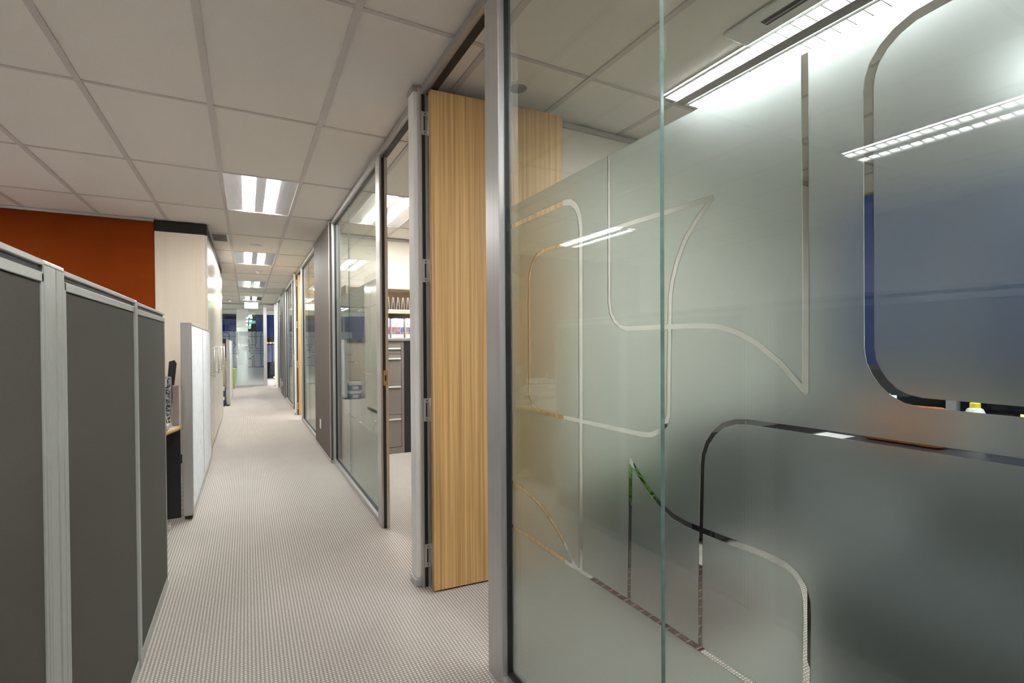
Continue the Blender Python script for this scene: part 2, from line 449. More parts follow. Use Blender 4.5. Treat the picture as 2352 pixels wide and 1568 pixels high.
# office 1 strip light in two lengths
for y, txt in ((ROW0-1.2, 'with its end at the ceiling grid crossing'), (ROW0-2.4, 'continuing the first one out of view')):
    linear_light(2.243, y-.025, y+1.165, 'long louvred strip light in the frosted-glass office '+txt, 'strip lights in the nearest office', 'lamp_office')
for y0_, y1_, txt in ((-.15, 1.05, 'nearer the cream wall'), (-1.2, -.16, 'away from the cream wall')):
    linear_light(3.62, y0_, y1_, 'louvred strip light over the dark-topped desk, '+txt, 'strip lights over the office desk', 'lamp_office')
for c, r in OFFICE_LIGHTS:
    n = {2: 'second office, above the filing cabinet side', 5: 'third office', 8: 'fourth office', 11: 'last office'}[r]
    luminaire(c, r, 'twin-tube ceiling light in the %s, %s row' % (n, 'glass-side' if c == 1 else 'window-side'), 'recessed office lights')

# ------------------------------------------------------------------ glazed office fronts
STROKES = [
    [(1.64, 1.756), (1.255, 1.756), (1.222, 1.748), (1.196, 1.728), (1.179, 1.698), (1.173, 1.660), (1.176, 1.165), (1.179, .625)],
    [(.712, 1.623), (.954, 1.625), (1.37, 1.627), (1.415, 1.618), (1.448, 1.594), (1.466, 1.560), (1.471, 1.530), (1.473, 1.150), (1.466, 1.118), (1.447, 1.093), (1.415, 1.079), (1.385, 1.077), (.925, 1.078), (.892, 1.082), (.864, 1.096), (.845, 1.115), (.836, 1.140), (.832, 1.356), (.830, 1.419), (.825, 1.453), (.812, 1.495), (.788, 1.545), (.755, 1.585), (.712, 1.623)],
    [(1.045, 1.86), (1.046, 1.429), (1.040, 1.396), (1.024, 1.372), (1.001, 1.356), (.975, 1.350), (.864, 1.350), (.745, 1.349), (.700, 1.345), (.657, 1.332), (.612, 1.309), (.565, 1.271), (.519, 1.221), (.518, 1.378), (.519, 1.55), (.521, 1.86)],
    [(0, 1.801), (.326, 1.801), (.360, 1.798), (.383, 1.788), (.400, 1.774), (.413, 1.755), (.419, 1.735), (.421, 1.715), (.420, 1.525), (.419, 1.300), (.416, 1.279), (.409, 1.262), (.399, 1.246), (.386, 1.232), (.370, 1.223), (.350, 1.219), (.245, 1.218), (0, 1.218)],
    [(.748, .625), (.745, .862), (.740, 1.039), (.737, 1.064), (.727, 1.092), (.710, 1.117), (.688, 1.136), (.660, 1.147), (.630, 1.151), (.486, 1.152), (.245, 1.152), (0, 1.152)],
    [(.973, .624), (.967, .88), (.964, 1.003), (.938, .975), (.900, .943), (.864, .917), (.823, .900), (.788, .895), (.743, .894), (.612, .896), (.578, .896), (.556, .893), (.537, .884), (.523, .867), (.517, .843), (.516, .808), (.519, .625)],
    [(1.654, .617), (1.26, .619), (.975, .624), (.746, .626), (0, .626)],
    [(1.652, .780), (1.585, .783), (1.527, .779), (1.444, .766), (1.368, .742), (1.307, .710), (1.269, .680), (1.251, .662), (1.216, .629), (1.198, .620)],
]
def stroke_quads(pts, wd):
    """each segment of a poly-line as a convex rectangle, with a small octagon at each joint"""
    out = []; P_ = [Vector(p) for p in pts]; h = wd/2
    for i in range(len(P_)-1):
        d = (P_[i+1]-P_[i]).normalized(); n = Vector((-d.y, d.x))*h
        out.append([P_[i]-n, P_[i+1]-n, P_[i+1]+n, P_[i]+n])
    for p in P_[1:-1]:
        out.append([p + Vector((math.cos(PI/8+k*PI/4), math.sin(PI/8+k*PI/4)))*h*1.03 for k in range(8)])
    return out

def film_mesh(u0, u1, z0, z1, repeats, wd=None):
    """frosted sheet outline [u0,u1]x[z0,z1] with the clear lines cut out; returns 2-D verts and film triangles"""
    V = []; Fc = []
    def add(poly):
        i = len(V); V.extend(poly); Fc.append(list(range(i, i+len(poly))))
    add([Vector((u0, z0)), Vector((u1, z0)), Vector((u1, z1)), Vector((u0, z1))])
    for off, mir in repeats:
        for si, s in enumerate(STROKES):
            wd = (.019, .0125, .0115, .014, .0105, .0135, .0145, .0150)[si]
            pts = [((-u if mir else u)+off, z) for u, z in s]
            for q in stroke_quads(pts, wd):
                if min(p.x for p in q) > u1+.05 or max(p.x for p in q) < u0-.05: continue
                add(q)
    r = delaunay_2d_cdt(V, [], Fc, 0, 1e-5)
    tris = [list(f) for f, of in zip(r[2], r[5]) if 0 in of and len(of) == 1]
    return [(v.x, v.y) for v in r[0]], tris

def film_object(name, u0, u1, z0, z1, repeats, plane, a, b, parent):
    """solid film 2 mm thick between plane coordinates a and b (plane 'x' -> u is world Y, plane 'y' -> u is world X)"""
    v2, tris = film_mesh(u0, u1, z0, z1, repeats)
    n = len(v2)
    def p3(s, u, z): return (s, u, z) if plane == 'x' else (u, s, z)
    V = [p3(a, *p) for p in v2] + [p3(b, *p) for p in v2]
    edges = {}
    for t in tris:
        for i in range(3):
            e = (t[i], t[(i+1) % 3]); edges[e] = edges.get(e, 0)+1
    F = [t for t in tris] + [[i+n for i in t][::-1] for t in tris]
    for (i, j) in edges:
        if (j, i) not in edges: F.append([j, i, i+n, j+n])
    ob = mesh_obj(name, V, F, 'frost', parent)
    bm = bmesh.new(); bm.from_mesh(ob.data)
    loose = [v for v in bm.verts if not v.link_faces]; bmesh.ops.delete(bm, geom=loose, context='VERTS')
    bmesh.ops.recalc_face_normals(bm, faces=bm.faces[:]); bm.to_mesh(ob.data); bm.free()
    return ob

def pane(name, x0, x1, y0, y1, z0, z1, parent, thin='x', mat='glass'):
    v, f = box_vf(x0, x1, y0, y1, z0, z1)
    # face order: bottom, top, -y, +x, +y, -x
    fm = {'x': [1, 1, 1, 0, 1, 0], 'y': [1, 1, 0, 1, 0, 1]}[thin]
    return mesh_obj(name, v, f, None, parent, mats=[mat, 'glass_edge'], fmat=fm)

TRACK_Z = 2.655
def glazed_bay(y0, y1, door_side, label, joints, repeats):
    """full-height glazed front between y0 and y1; door_side 'lo'/'hi' is the wide jamb"""
    t = thing('glazed_partition', label, 'glass partition', ((XF+XB)/2, (y0+y1)/2, 0), 'glazed office fronts')
    wl, wh = (.115, .035) if door_side == 'lo' else (.035, .115)
    box('jamb', XF, XB, y0, y0+wl, 0, TRACK_Z, 'alu', t, bev=.003, seg=1)
    box('jamb', XF, XB, y1-wh, y1, 0, TRACK_Z, 'alu', t, bev=.003, seg=1)
    g0, g1 = y0+wl, y1-wh
    box('bottom_track', XF, XB, g0, g1, 0, .045, 'alu', t, bev=.003, seg=1)
    for z0, z1 in ((.0455, .0555), (TRACK_Z-.010, TRACK_Z)): box('gasket', XG0-.009, XG1+.007, g0, g1, z0, z1, 'black_seal', t)
    for a, b in ((g0, g0+.005), (g1-.005, g1)): box('gasket', XG0-.009, XG1+.007, a, b, .056, TRACK_Z-.0105, 'black_seal', t)
    ys = [g0+.001] + joints + [g1-.001]
    for i in range(len(ys)-1):
        pane('glass_pane', XG0, XG1, ys[i]+.0015, ys[i+1]-.0015, .05, TRACK_Z-.006, t)
    film_object('frosted_film', g0+.006, g1-.006, .056, 1.830, repeats, 'x', XG1+.0010, XG1+.0030, t)
    return t
P = 7.35
YW = [2.555, 2.555+P, 2.555+2*P]            # white wall ends
YBR = [6.275-P, 6.275, 6.275+P]             # brown wall panels
glazed_bay(YBR[0]+.675, 1.725, 'hi', 'frosted glass office front filling the right foreground with clear curved lines', [.848], [(0, False), (0, True)])
glazed_bay(3.43, YBR[1]-.675, 'lo', 'frosted glass front between the open doorway and the near brown panel', [4.80], [(2*YW[0], True), (2*YW[0]-.2, False)][:1] + [(2*YW[0]+0, False)][:0] + [(YW[0]+2.6, False)][:0])
glazed_bay(YBR[1]+.675, 1.725+P, 'hi', 'frosted glass front just beyond the near brown panel', [8.2], [(P, False)])
glazed_bay(3.43+P, YBR[2]-.675, 'lo', 'narrow-looking glass front between the far white wall end and far brown panel', [4.80+P], [(2*YW[0]+P, True)])
glazed_bay(YBR[2]+.675, 1.725+2*P, 'hi', 'farthest glass office front near the end of the corridor', [8.2+P], [(2*P, False)])

# head track with black seal, along the whole run
tr = tag(box('trim_1', XF, XB, -.40, YFAR-.01, TRACK_Z, CEIL-.009, 'alu_track'), 'grey metal head track over the glass office fronts', 'track', kind='structure')
box('seal', XG0-.012, XG1+.012, 1.74, 2.47, TRACK_Z-.008, TRACK_Z, 'black_seal', tr)
box('seal', XG0-.012, XG1+.012, 2.66, 3.41, TRACK_Z-.008, TRACK_Z, 'black_seal', tr)
box('seal', XG0-.012, XG1+.012, 1.74+P, 2.47+P, TRACK_Z-.008, TRACK_Z, 'black_seal', tr)

# cross walls with their white or brown ends
for i, yc in enumerate(YW):
    y0, y1 = yc-.045, yc+.045
    wl = tag(box('wall_cross_%d' % (2*i+1), WEND, WIN_X, y0, y1, 0, CEIL-.009, 'plaster'), ['cream office wall behind the near open timber door', 'cream office wall ending at the far white wall end', 'cream office wall at the end of the corridor'][i], 'wall', kind='structure')
    for yy in (y0-.012, y1): box('cornice', .96, WIN_X-.13, yy, yy+.012, CEIL-.042, CEIL-.010, 'alu_track', wl)
    box('wall_end', .810, WEND, y0, y1, .042, CEIL-.034, 'white_paint', wl, bev=.004)
    box('end_skirting', .804, WEND, y0-.006, y1+.006, 0, .042, 'alu', wl, bev=.003, seg=1)
    box('end_cap', .806, WEND, y0-.004, y1+.004, CEIL-.034, CEIL-.009, 'alu_track', wl)
for i, yc in enumerate(YBR):
    y0, y1 = yc-.675, yc+.675
    wl = tag(box('wall_cross_%d' % (2*i+2), .95, WIN_X, yc-.045, yc+.045, 0, CEIL-.009, 'plaster'), ['cream office wall behind the frosted foreground glass', 'cream office wall behind the near brown panel', 'cream office wall behind the far brown panel'][i], 'wall', kind='structure')
    for yy in (yc-.057, yc+.045): box('cornice', .96, WIN_X-.13, yy, yy+.012, CEIL-.042, CEIL-.010, 'alu_track', wl)
    b = box('wall_panel', .828, .95, y0, y1, .03, CEIL-.034, 'brown_lam', wl, bev=.003, seg=1)
    box('panel_skirting', .822, .95, y0, y1, 0, .03, 'alu', wl, bev=.002, seg=1)
    box('panel_cap', .824, .95, y0, y1, CEIL-.034, CEIL-.009, 'alu_track', wl)
    box('panel_trim', .822, .83, y0, y0+.02, .03, CEIL-.034, 'alu_track', wl)
for yc, lab in ((6.42, 'white power outlet low on the near brown wall panel'), (6.42+P, 'white power outlet low on the far brown wall panel')):
    t = thing('power_outlet', lab, 'outlet', (.826, yc, .265), 'outlets on the brown panels')
    box('plate', .818, .828, yc-.036, yc+.036, .265, .38, 'white_plastic', t, bev=.003)
    for dz in (.03, .07): box('rocker', .814, .819, yc-.012, yc+.012, .265+dz, .285+dz, 'white_plastic', t, bev=.002)

# door frames and timber doors
def hinge(parent, y, s, z):
    """plate screwed to the reveal (facing the opening), open in the middle, knuckle towards the leaf"""
    ya, yb = sorted((y - s*.0095, y - s*.0065))
    x0, x1 = .848, .884
    h = boxes('hinge', [(x0, x0+.011, ya, yb, z-.062, z+.062), (x0+.011, x1, ya, yb, z+.038, z+.062), (x0+.011, x1, ya, yb, z-.062, z-.038)], 'steel', parent)
    yk = y - s*.016
    tube('hinge_pin', [(x1+.002, yk, z-.064), (x1+.002, yk, z+.064)], .007, 'steel', h, n=10)
    for dz in (-.05, .05):
        y2, y3 = sorted((y - s*.0105, y - s*.0096)); box('screw', x0+.014, x0+.020, y2, y3, z+dz-.003, z+dz+.003, 'groove', h)
def door_set(n, yj, sign, ang, label):
    """door hinged on the jamb at yj (the opening lies towards -sign*Y); leaf opened inwards along +X"""
    s = sign
    t = tag(put('door_%d' % n, None, Vector((.88, yj, 0))), label, 'door', kind='structure')
    y_a, y_b = sorted((yj, yj + s*.045))
    box('hinge_jamb', .838, XB, y_a, y_b, 0, TRACK_Z, 'alu', t, bev=.002, seg=1)
    ya, yb = sorted((yj - s*.006, yj))
    box('seal', .850, .866, ya, yb, 0, TRACK_Z, 'black_seal', t)
    box('stop', .868, .886, ya, yb, 0, TRACK_Z, 'alu', t)
    # leaf
    wd, th = .795, .040
    ca, sa = math.cos(ang), math.sin(ang)
    hx, hy = .870, yj - s*.055
    def rot(u, v): return (hx + u*ca - v*sa*1, hy - s*(u*sa) + s*(-v*ca)*1)
    V = []
    for z in (.012, TRACK_Z-.012):
        for u, v in ((0, 0), (wd, 0), (wd, th), (0, th)): V.append(rot(u, v) + (z,))
    v, f = bevel_vf(V, BOXF, .0015, 1)
    leaf = mesh_obj('door_leaf', v, f, 'oak', t)
    bm = bmesh.new(); bm.from_mesh(leaf.data); bmesh.ops.recalc_face_normals(bm, faces=bm.faces[:]); bm.to_mesh(leaf.data); bm.free()
    for z in (2.50, 1.71, .96, .17): hinge(t, yj, s, z)
    # lever handle near the free edge
    hp = rot(wd-.06, th+.001 if True else 0)
    for side in (-1, 1):
        bx, by = rot(wd-.06, -.006 if side < 0 else th+.006)
        ex, ey = rot(wd-.06, -.05 if side < 0 else th+.05)
        fx, fy = rot(wd-.19, -.05 if side < 0 else th+.05)
        tube('lever_handle', [(bx, by, 1.02), (ex, ey, 1.02), (fx, fy, 1.02)], .009, 'steel', t)
    return t
A2 = math.radians(4.2)
door_set(1, YW[0]-.065, 1, A2, 'tall oak door standing open beside the frosted foreground glass')
door_set(2, YW[0]+.065, -1, math.radians(2), 'oak door folded back behind the near white wall end')
door_set(3, YW[1]-.065, 1, A2, 'oak door standing open far down the corridor')
door_set(4, YW[1]+.065, -1, math.radians(2), 'oak door folded back behind the far white wall end')
for i, y in enumerate((3.43, 3.43+P)):
    sj = tag(box('trim_%d' % (i+2), .866, .882, y-.012, y, 0, TRACK_Z-.009, 'black_seal'), ['black door seal on the jamb of the open doorway', 'black door seal on the far doorway jamb'][i], 'seal', kind='structure')
    box('stop', .884, XB, y-.016, y, 0, TRACK_Z-.009, 'alu_track', sj)
    st = box('strike_plate', .866, .900, y-.0165, y-.0125, 1.02, 1.13, 'brass', sj, bev=.0012, seg=1)
    box('latch_hole', .876, .888, y-.0175, y-.016, 1.055, 1.095, 'black_seal', st)

# office window wall
ww = tag(box('wall_right', WIN_X, WIN_X+.12, -3.0, YFAR, 0, .70, 'white_paint'), 'low sill wall under the office windows', 'wall', kind='structure')
box('bulkhead', WIN_X, WIN_X+.12, -3.0, YFAR, 2.55, CEIL, 'plaster', ww)
for k, y in enumerate([-3.0] + YBR[:1] + [YW[0], YBR[1], YW[1], YBR[2], YW[2]]):
    nxt = ([-3.0] + YBR[:1] + [YW[0], YBR[1], YW[1], YBR[2], YW[2]] + [YFAR])[k+1]
    wd = tag(put('window_%d' % (k+1), None, Vector((WIN_X+.06, (y+nxt)/2, .70))), 'dark window on the night side of office %d' % (k+1), 'window', kind='structure')
    pane('window_pane', WIN_X+.05, WIN_X+.058, y+.06, nxt-.06, .72, 2.54, wd, mat='window_glass')
    for a in (y+.05, (y+nxt)/2+.9 if nxt-y > 3 else None, nxt-.05):
        if a is not None: box('mullion', WIN_X+.02, WIN_X+.09, a-.03, a+.03, .70, 2.55, 'grey_plastic', wd)
    box('sill', WIN_X-.12, WIN_X+.02, y+.05, nxt-.05, .70, .725, 'white_lam', wd)

# ------------------------------------------------------------------ far end of the corridor
fe = thing('glazed_partition', 'glass partition with frosted film closing the far end of the corridor', 'glass partition', (-.2, YFAR, 0))
box('head_track', -3.2, .86, YFAR, YFAR+.09, CEIL-.045, CEIL-.009, 'alu_track', fe)
box('mullion', .50, .605, YFAR, YFAR+.09, 0, CEIL-.045, 'alu', fe, bev=.003, seg=1)
box('bottom_track', -3.2, .50, YFAR, YFAR+.09, 0, .03, 'alu', fe)
for a, b in ((-3.2, -1.6), (-1.598, -.386), (-.384, .50)): pane('glass_pane', a, b, YFAR+.04, YFAR+.05, .03, CEIL-.045, fe, thin='y')
film_object('frosted_film', -1.6, .498, .032, 1.79, [(1.1-.42, True), (-.75, False), (.55, False)][:2], 'y', YFAR+.0512, YFAR+.0532, fe)
tag(box('wall_end', -4.4, -3.2, YFAR, YFAR+.1, 0, CEIL-.009, 'white_paint'), 'short white wall left of the far glass partition', 'wall', kind='structure')
tag(box('wall_end_right', .95, WIN_X, YFAR, YFAR+.1, 0, CEIL-.009, 'white_paint'), 'white wall at the end of the offices', 'wall', kind='structure')
bw = tag(box('wall_end_window', -4.4, WIN_X, 21.0, 21.12, 2.545, CEIL, 'white_paint'), 'bulkhead over the far end windows', 'wall', kind='structure')
tag(box('column', -.335, .05, 20.6, 21.0, 0, CEIL, 'white_paint', bev=.004), 'square white column behind the far glass partition', 'column', kind='structure')
we = tag(put('window_9', None, Vector((.5, 21.06, 0))), 'full-height dark windows at the far end', 'window', kind='structure')
pane('window_pane', -4.4, WIN_X, 21.05, 21.058, .03, 2.545, we, thin='y', mat='window_glass')
for x in (-1.9, 1.6, 3.2): box('mullion', x-.03, x+.03, 21.02, 21.10, 0, 2.545, 'grey_plastic', we)
box('sill', -4.4, WIN_X, 21.0, 21.12, 0, .03, 'grey_plastic', we)
bl = tag(box('roller_blind', -1.85, -.34, 20.95, 20.97, 2.36, 2.54, 'black_fabric'), 'dark roller blind rolled down a little at the far left window', 'blind')
for x, y in ((-1.5, 19.2), (2.2, 19.2)):  # lamps added out of sight to brighten the end room
    linear_light(x, y-.6, y+.6, 'added unseen strip light in the room behind the far glass, %s' % ('left of the column' if x < 0 else 'right of the column'), 'added strip lights beyond the far glass', 'fill_lamp_end')

# exit sign
ex = thing('exit_sign', 'glowing green exit sign hanging near the far end of the corridor', 'sign', (.13, 15.3, 2.37))
M['exit_front'] = emit('exit_front', (.62, 1, .70, 1), 2.6)
M['exit_back'] = emit('exit_back', (.10, .42, .17, 1), .9)
M['exit_text'] = emit('exit_text', (.9, 1, .92, 1), 2.8)
box('housing', -.05, .31, 15.285, 15.315, 2.37, 2.55, 'white_plastic', ex, bev=.004)
box('front_panel', -.042, .302, 15.281, 15.2845, 2.378, 2.542, 'exit_front', ex)
box('back_panel', -.042, .302, 15.3155, 15.319, 2.378, 2.542, 'exit_back', ex)
for x in (.03, .23): tube('hanger', [(x, 15.3, 2.55), (x, 15.3, CEIL)], .005, 'white_plastic', ex)
def text_mesh(name, body, size, x, y, z, facing, mat, parent):
    cu = bpy.data.curves.new(name, 'FONT'); cu.body = body; cu.size = size; cu.align_x = 'CENTER'; cu.align_y = 'CENTER'; cu.extrude = .001; cu.offset = .002
    tmp = bpy.data.objects.new('tmp', cu); C.objects.link(tmp)
    dg = bpy.context.evaluated_depsgraph_get(); me = bpy.data.meshes.new_from_object(tmp.evaluated_get(dg))
    bpy.data.objects.remove(tmp); bpy.data.curves.remove(cu)
    V = []
    for v in me.vertices:
        u, h, d = v.co
        V.append((x+u, y-d, z+h) if facing == '-y' else (x-u, y+d, z+h))
    F = [list(p.vertices) for p in me.polygons]
    bpy.data.meshes.remove(me)
    return mesh_obj(name, V, F, mat, parent)
text_mesh('lettering', 'EXIT >', .115, .13, 15.3205, 2.46, '+y', 'exit_text', ex)
text_mesh('lettering', 'EXIT >', .115, .13, 15.2800, 2.46, '-y', 'exit_text', ex)

# ------------------------------------------------------------------ ceiling fittings
def detector(x, y, r, h, label):
    t = thing('smoke_detector', label, 'detector', (x, y, CEIL-.002))
    lathe('base_plate', x, y, [(r, CEIL-.002), (r*.98, CEIL-.012), (r*.8, CEIL-.016)][::-1], 'white_plastic', t)
    if h > .03:
        lathe('sensor_head', x, y, [(r*.45, CEIL-h), (r*.6, CEIL-h+.008), (r*.72, CEIL-.0165)], 'white_plastic', t)
    else:
        lathe('sensor_head', x, y, [(r*.28, CEIL-.022), (r*.34, CEIL-.0165)], 'white_plastic', t)
detector(.126, 7.46, .075, .02, 'flat round white detector before the second corridor light')
detector(.215, 10.0, .06, .06, 'domed smoke detector between the second and third corridor lights')
detector(-.45, 16.6, .07, .06, 'smoke detector near the far ceiling edge left of the exit sign')
vx0, vx1, vy0, vy1 = -.385, -.185, 6.86, 7.37
t = thing('air_vent', 'dark grey return-air grille in the ceiling beside the tall cabinets', 'vent', (-.285, 7.1, CEIL-.002))
boxes('frame', [(vx0, vx0+.012, vy0, vy1, CEIL-.010, CEIL-.002), (vx1-.025, vx1, vy0, vy1, CEIL-.010, CEIL-.002), (vx0+.012, vx1-.025, vy0, vy0+.02, CEIL-.010, CEIL-.002), (vx0+.012, vx1-.025, vy1-.03, vy1, CEIL-.010, CEIL-.002)], 'white_plastic', t)
box('backing', vx0+.012, vx1-.025, vy0+.02, vy1-.03, CEIL-.004, CEIL-.002, 'louvre_dark', t)
for k in range(12):
    y = vy0+.04+k*.036
    box('blade', vx0+.012, vx1-.025, y-.006, y+.006, CEIL-.008, CEIL-.0045, 'grey_plastic', t)
t = thing('ceiling_speaker', 'round white ceiling speaker over the open timber door', 'speaker', (1.331, 2.285, CEIL-.002))
lathe('rim', 1.331, 2.285, [(.058, CEIL-.010), (.064, CEIL-.007), (.064, CEIL-.002)], 'white_plastic', t)
lathe('grille', 1.331, 2.285, [(.047, CEIL-.0115), (.049, CEIL-.0102)], 'perforated', t)
t = thing('air_conditioner', 'square white ceiling air-conditioner panel with a dark slot beside the strip light', 'air conditioner', (1.99, 1.05, CEIL-.009))
box('panel', 1.925, 2.09, .35, 1.475, CEIL-.022, CEIL-.0095, 'white_plastic', t, bev=.004)
box('slot', 1.985, 2.03, .40, 1.335, CEIL-.0235, CEIL-.022, 'black_plastic', t)
box('flap', 2.003, 2.012, .40, 1.33, CEIL-.027, CEIL-.024, 'grey_plastic', t)

# ------------------------------------------------------------------ left side: low screens
def screen(y0, y1, x0, x1, z0, z1, label, face, frame, group, double=True, endcap=None, panels=1):
    """fabric screen seen from +X; frame, fabric panels proud of the core"""
    t = thing('workstation_screen', label, 'screen', ((x0+x1)/2, (y0+y1)/2, 0), group)
    box('core', x0+.012, x1-.012, y0+.02, y1-.02, z0+.01, z1-.03, 'grey_plastic', t)
    fz1 = z1-.052 if double else z1-.018
    n = panels; w_ = (y1-y0)/n
    for k in range(n):
        a, b = y0+k*w_, y0+(k+1)*w_
        for s, xx in ((1, x1), (-1, x0)):
            xa, xb = (xx-.012, xx-.003) if s > 0 else (xx+.003, xx+.012)
            box('fabric_panel', xa, xb, a+.013, b-.013, z0+.022, fz1, face, t, bev=.002, seg=1)
    for a, b in ((y0, y0+.011), (y1-.011, y1)):
        box('side_rail', x0, x1, a, b, z0, z1-.03, frame, t, bev=.0015, seg=1)
    for k in range(1, n):
        yy = y0+k*w_
        box('mid_rail', x1-.012, x1-.001, yy-.012, yy+.012, z0, fz1, frame, t)
    box('bottom_rail', x0, x1, y0, y1, z0-.02 if z0 > .03 else 0.002, z0+.020, frame, t, bev=.0015, seg=1)
    if double:
        box('lower_top_rail', x0, x1, y0, y1, z1-.050, z1-.028, frame, t, bev=.0015, seg=1)
        box('top_groove', x0+.008, x1-.008, y0+.004, y1-.004, z1-.028, z1-.013, 'groove', t)
        box('top_rail', x0, x1, y0, y1, z1-.013, z1, frame, t, bev=.0015, seg=1)
    else:
        box('top_rail', x0, x1, y0, y1, z1-.018, z1, frame, t, bev=.0015, seg=1)
    return t
PX0, PX1 = -.465, -.400
g = 'olive fabric workstation screens'
screen(-.3, 1.408, PX0, PX1, .022, 1.505, 'dark olive fabric screen at the left edge, nearest of the three', 'olive_fabric', 'frame_paint', g)
t = thing('screen_post', 'wide pale metal junction post between the two nearest olive screens', 'post', (-.43, 1.475, 0))
box('post_body', PX0+.004, PX1-.006, 1.411, 1.543, .002, 1.490, 'frame_paint', t)
for a, b in ((1.412, 1.424), (1.428, 1.478), (1.490, 1.520), (1.526, 1.540)):
    box('post_fin', PX1-.006, PX1+.001, a, b, .002, 1.494, 'frame_paint', t, bev=.0015, seg=1)
box('post_cap', PX0, PX1, 1.411, 1.543, 1.495, 1.505, 'steel', t, bev=.002)
screen(1.546, 2.388, PX0, PX1, .022, 1.500, 'dark olive fabric screen between the wide post and the thin joint', 'olive_fabric', 'frame_paint', g)
t = thing('screen_post', 'thin pale metal joint between the two farther olive screens', 'post', (-.43, 2.410, 0))
box('post_body', PX0, PX1+.003, 2.391, 2.430, .002, 1.490, 'frame_paint', t, bev=.003)
box('post_cap', PX0, PX1, 2.391, 2.430, 1.491, 1.500, 'steel', t, bev=.002)
screen(2.433, 3.178, PX0, PX1, .022, 1.495, 'dark olive fabric screen with its free end toward the corridor carpet', 'olive_fabric', 'frame_paint', g)
# return screen closing the workstation run (gives the desk its back)
screen(4.285, 6.385, -.440, -.370, .05, 1.490, 'white streaked fabric screen with grey end in front of the tall cabinets', 'white_fabric', 'alu', 'white fabric screens', double=False, panels=2)
box('end_cover', -.440, -.370, 4.270, 4.2848, .05, 1.490, 'alu', bpy.data.objects['workstation_screen.003'], bev=.003)
for y in (4.36, 6.2): box('foot', -.43, -.38, y-.05, y+.05, 0, .029, 'black_plastic', bpy.data.objects['workstation_screen.003'])
s2 = screen(12.07, 14.55, -.402, -.334, .05, 1.455, 'distant white fabric screen between the tall cabinets and the green armchair', 'white_fabric', 'alu', 'white fabric screens', double=False, panels=2)
box('end_cover', -.402, -.334, 12.052, 12.0695, .05, 1.455, 'alu', s2, bev=.003)
for y in (12.15, 14.4): box('foot', -.395, -.345, y-.05, y+.05, 0, .029, 'black_plastic', s2)

# tall maple cabinets
hy = [6.72, 7.68, 8.62, 9.66]
wname = ['nearest tall pale maple cupboard, its broad side facing the viewer', 'second tall pale maple cupboard along the corridor', 'third tall pale maple cupboard along the corridor', 'last tall pale maple cupboard along the corridor']
for k in range(4):
    y0, y1 = 6.40+.905*k, 6.40+.905*(k+1)-.003
    t = thing('tall_cupboard', wname[k], 'cupboard', (-.63, (y0+y1)/2, 0), 'tall maple cupboards')
    box('carcass', -.888, -.410, y0, y1, .10, 2.58, 'maple', t, bev=.001, seg=1)
    box('kickboard', -.86, -.435, y0+.01, y1-.01, 0, .10, 'charcoal', t)
    a, b = y0+.002, y1-.002
    d = box('door', -.409, -.388, a, b, .085, 2.575, 'maple_gloss', t, bev=.0015, seg=1)
    h = hy[k] if a+.04 < hy[k] < b-.04 else (a+b)/2
    h = min(max(h, a+.06), b-.06)
    hd = tube('handle', [(-.386, h, 1.29), (-.350, h, 1.29)], .006, 'steel', d)
    tube('handle_foot', [(-.386, h, .965), (-.350, h, .965)], .006, 'steel', hd)
    tube('handle_bar', [(-.350, h, .94), (-.350, h, 1.315)], .008, 'steel', hd)
tag(box('trim_4', -.885, -.392, 6.405, 10.015, 2.582, CEIL-.0095, 'charcoal'), 'black recessed infill above the tall maple cupboards', 'infill', kind='structure')

# desk behind the gap, with its things
dk = thing('desk', 'blond-edged grey desk in the gap behind the olive screens', 'desk', (-.85, 3.9, 0))
prism('desk_top', [(-1.25, 3.25), (-.62, 3.25), (-.49, 3.96), (-.450, 4.10), (-.448, 4.26), (-1.25, 4.26)], 'z', .705, .738, 'white_lam', dk)
tube('edge_band', [(-.622, 3.25, .7215), (-.49, 3.96, .7215), (-.450, 4.10, .7215), (-.449, 4.258, .7215)], .0165, 'desk_edge', dk)
box('leg', -.60, -.55, 4.10, 4.16, .04, .70, 'black_plastic', dk)
box('foot_bar', -1.15, -.50, 4.10, 4.17, 0, .04, 'steel', dk, bev=.006)
box('modesty_panel', -1.2, -.446, 4.235, 4.255, .04, .70, 'black_plastic', dk)
pd = thing('pedestal', 'black drawer pedestal in the shadow under the desk', 'drawers', (-.85, 3.8, 0))
box('carcass', -1.05, -.66, 3.45, 4.0, .03, .62, 'black_plastic', pd, bev=.004)
for k in range(3): box('drawer_front', -.66, -.645, 3.46, 3.99, .05+.185*k, .225+.185*k, 'black_plastic', pd, bev=.003)
for a, b in ((-1.03, 3.5), (-.68, 3.5), (-1.03, 3.95), (-.68, 3.95)): box('castor', a-.015, a+.015, b-.015, b+.015, 0, .03, 'grey_plastic', pd)
tag(box('document_tray', -.66, -.484, 3.90, 4.13, .7385, .775, 'grey_card', bev=.004), 'flat pale grey document tray on the desk edge', 'tray')
mf = thing('magazine_file', 'magazine file with a black and white marbled print on the desk', 'magazine file', (-.53, 4.05, .775))
prism('box_body', [(-.62, .7755), (-.482, .7755), (-.482, 1.095), (-.62, 1.105)], 'y', 4.035, 4.115, 'zebra', mf)
box('paper_label', -.575, -.500, 4.0335, 4.0348, 1.03, 1.088, 'paper', mf)
bd = thing('binder', 'plain grey binder standing beside the marbled magazine file', 'binder', (-.43, 4.17, .739))
box('spine', -.480, -.440, 4.135, 4.139, .7395, 1.03, 'grey_card', bd, bev=.001, seg=1)
for xx in (-.480, -.443): box('cover', xx, xx+.003, 4.1392, 4.232, .7395, 1.03, 'grey_card', bd)
box('pages', -.4765, -.4435, 4.14, 4.228, .745, 1.02, 'paper', bd)
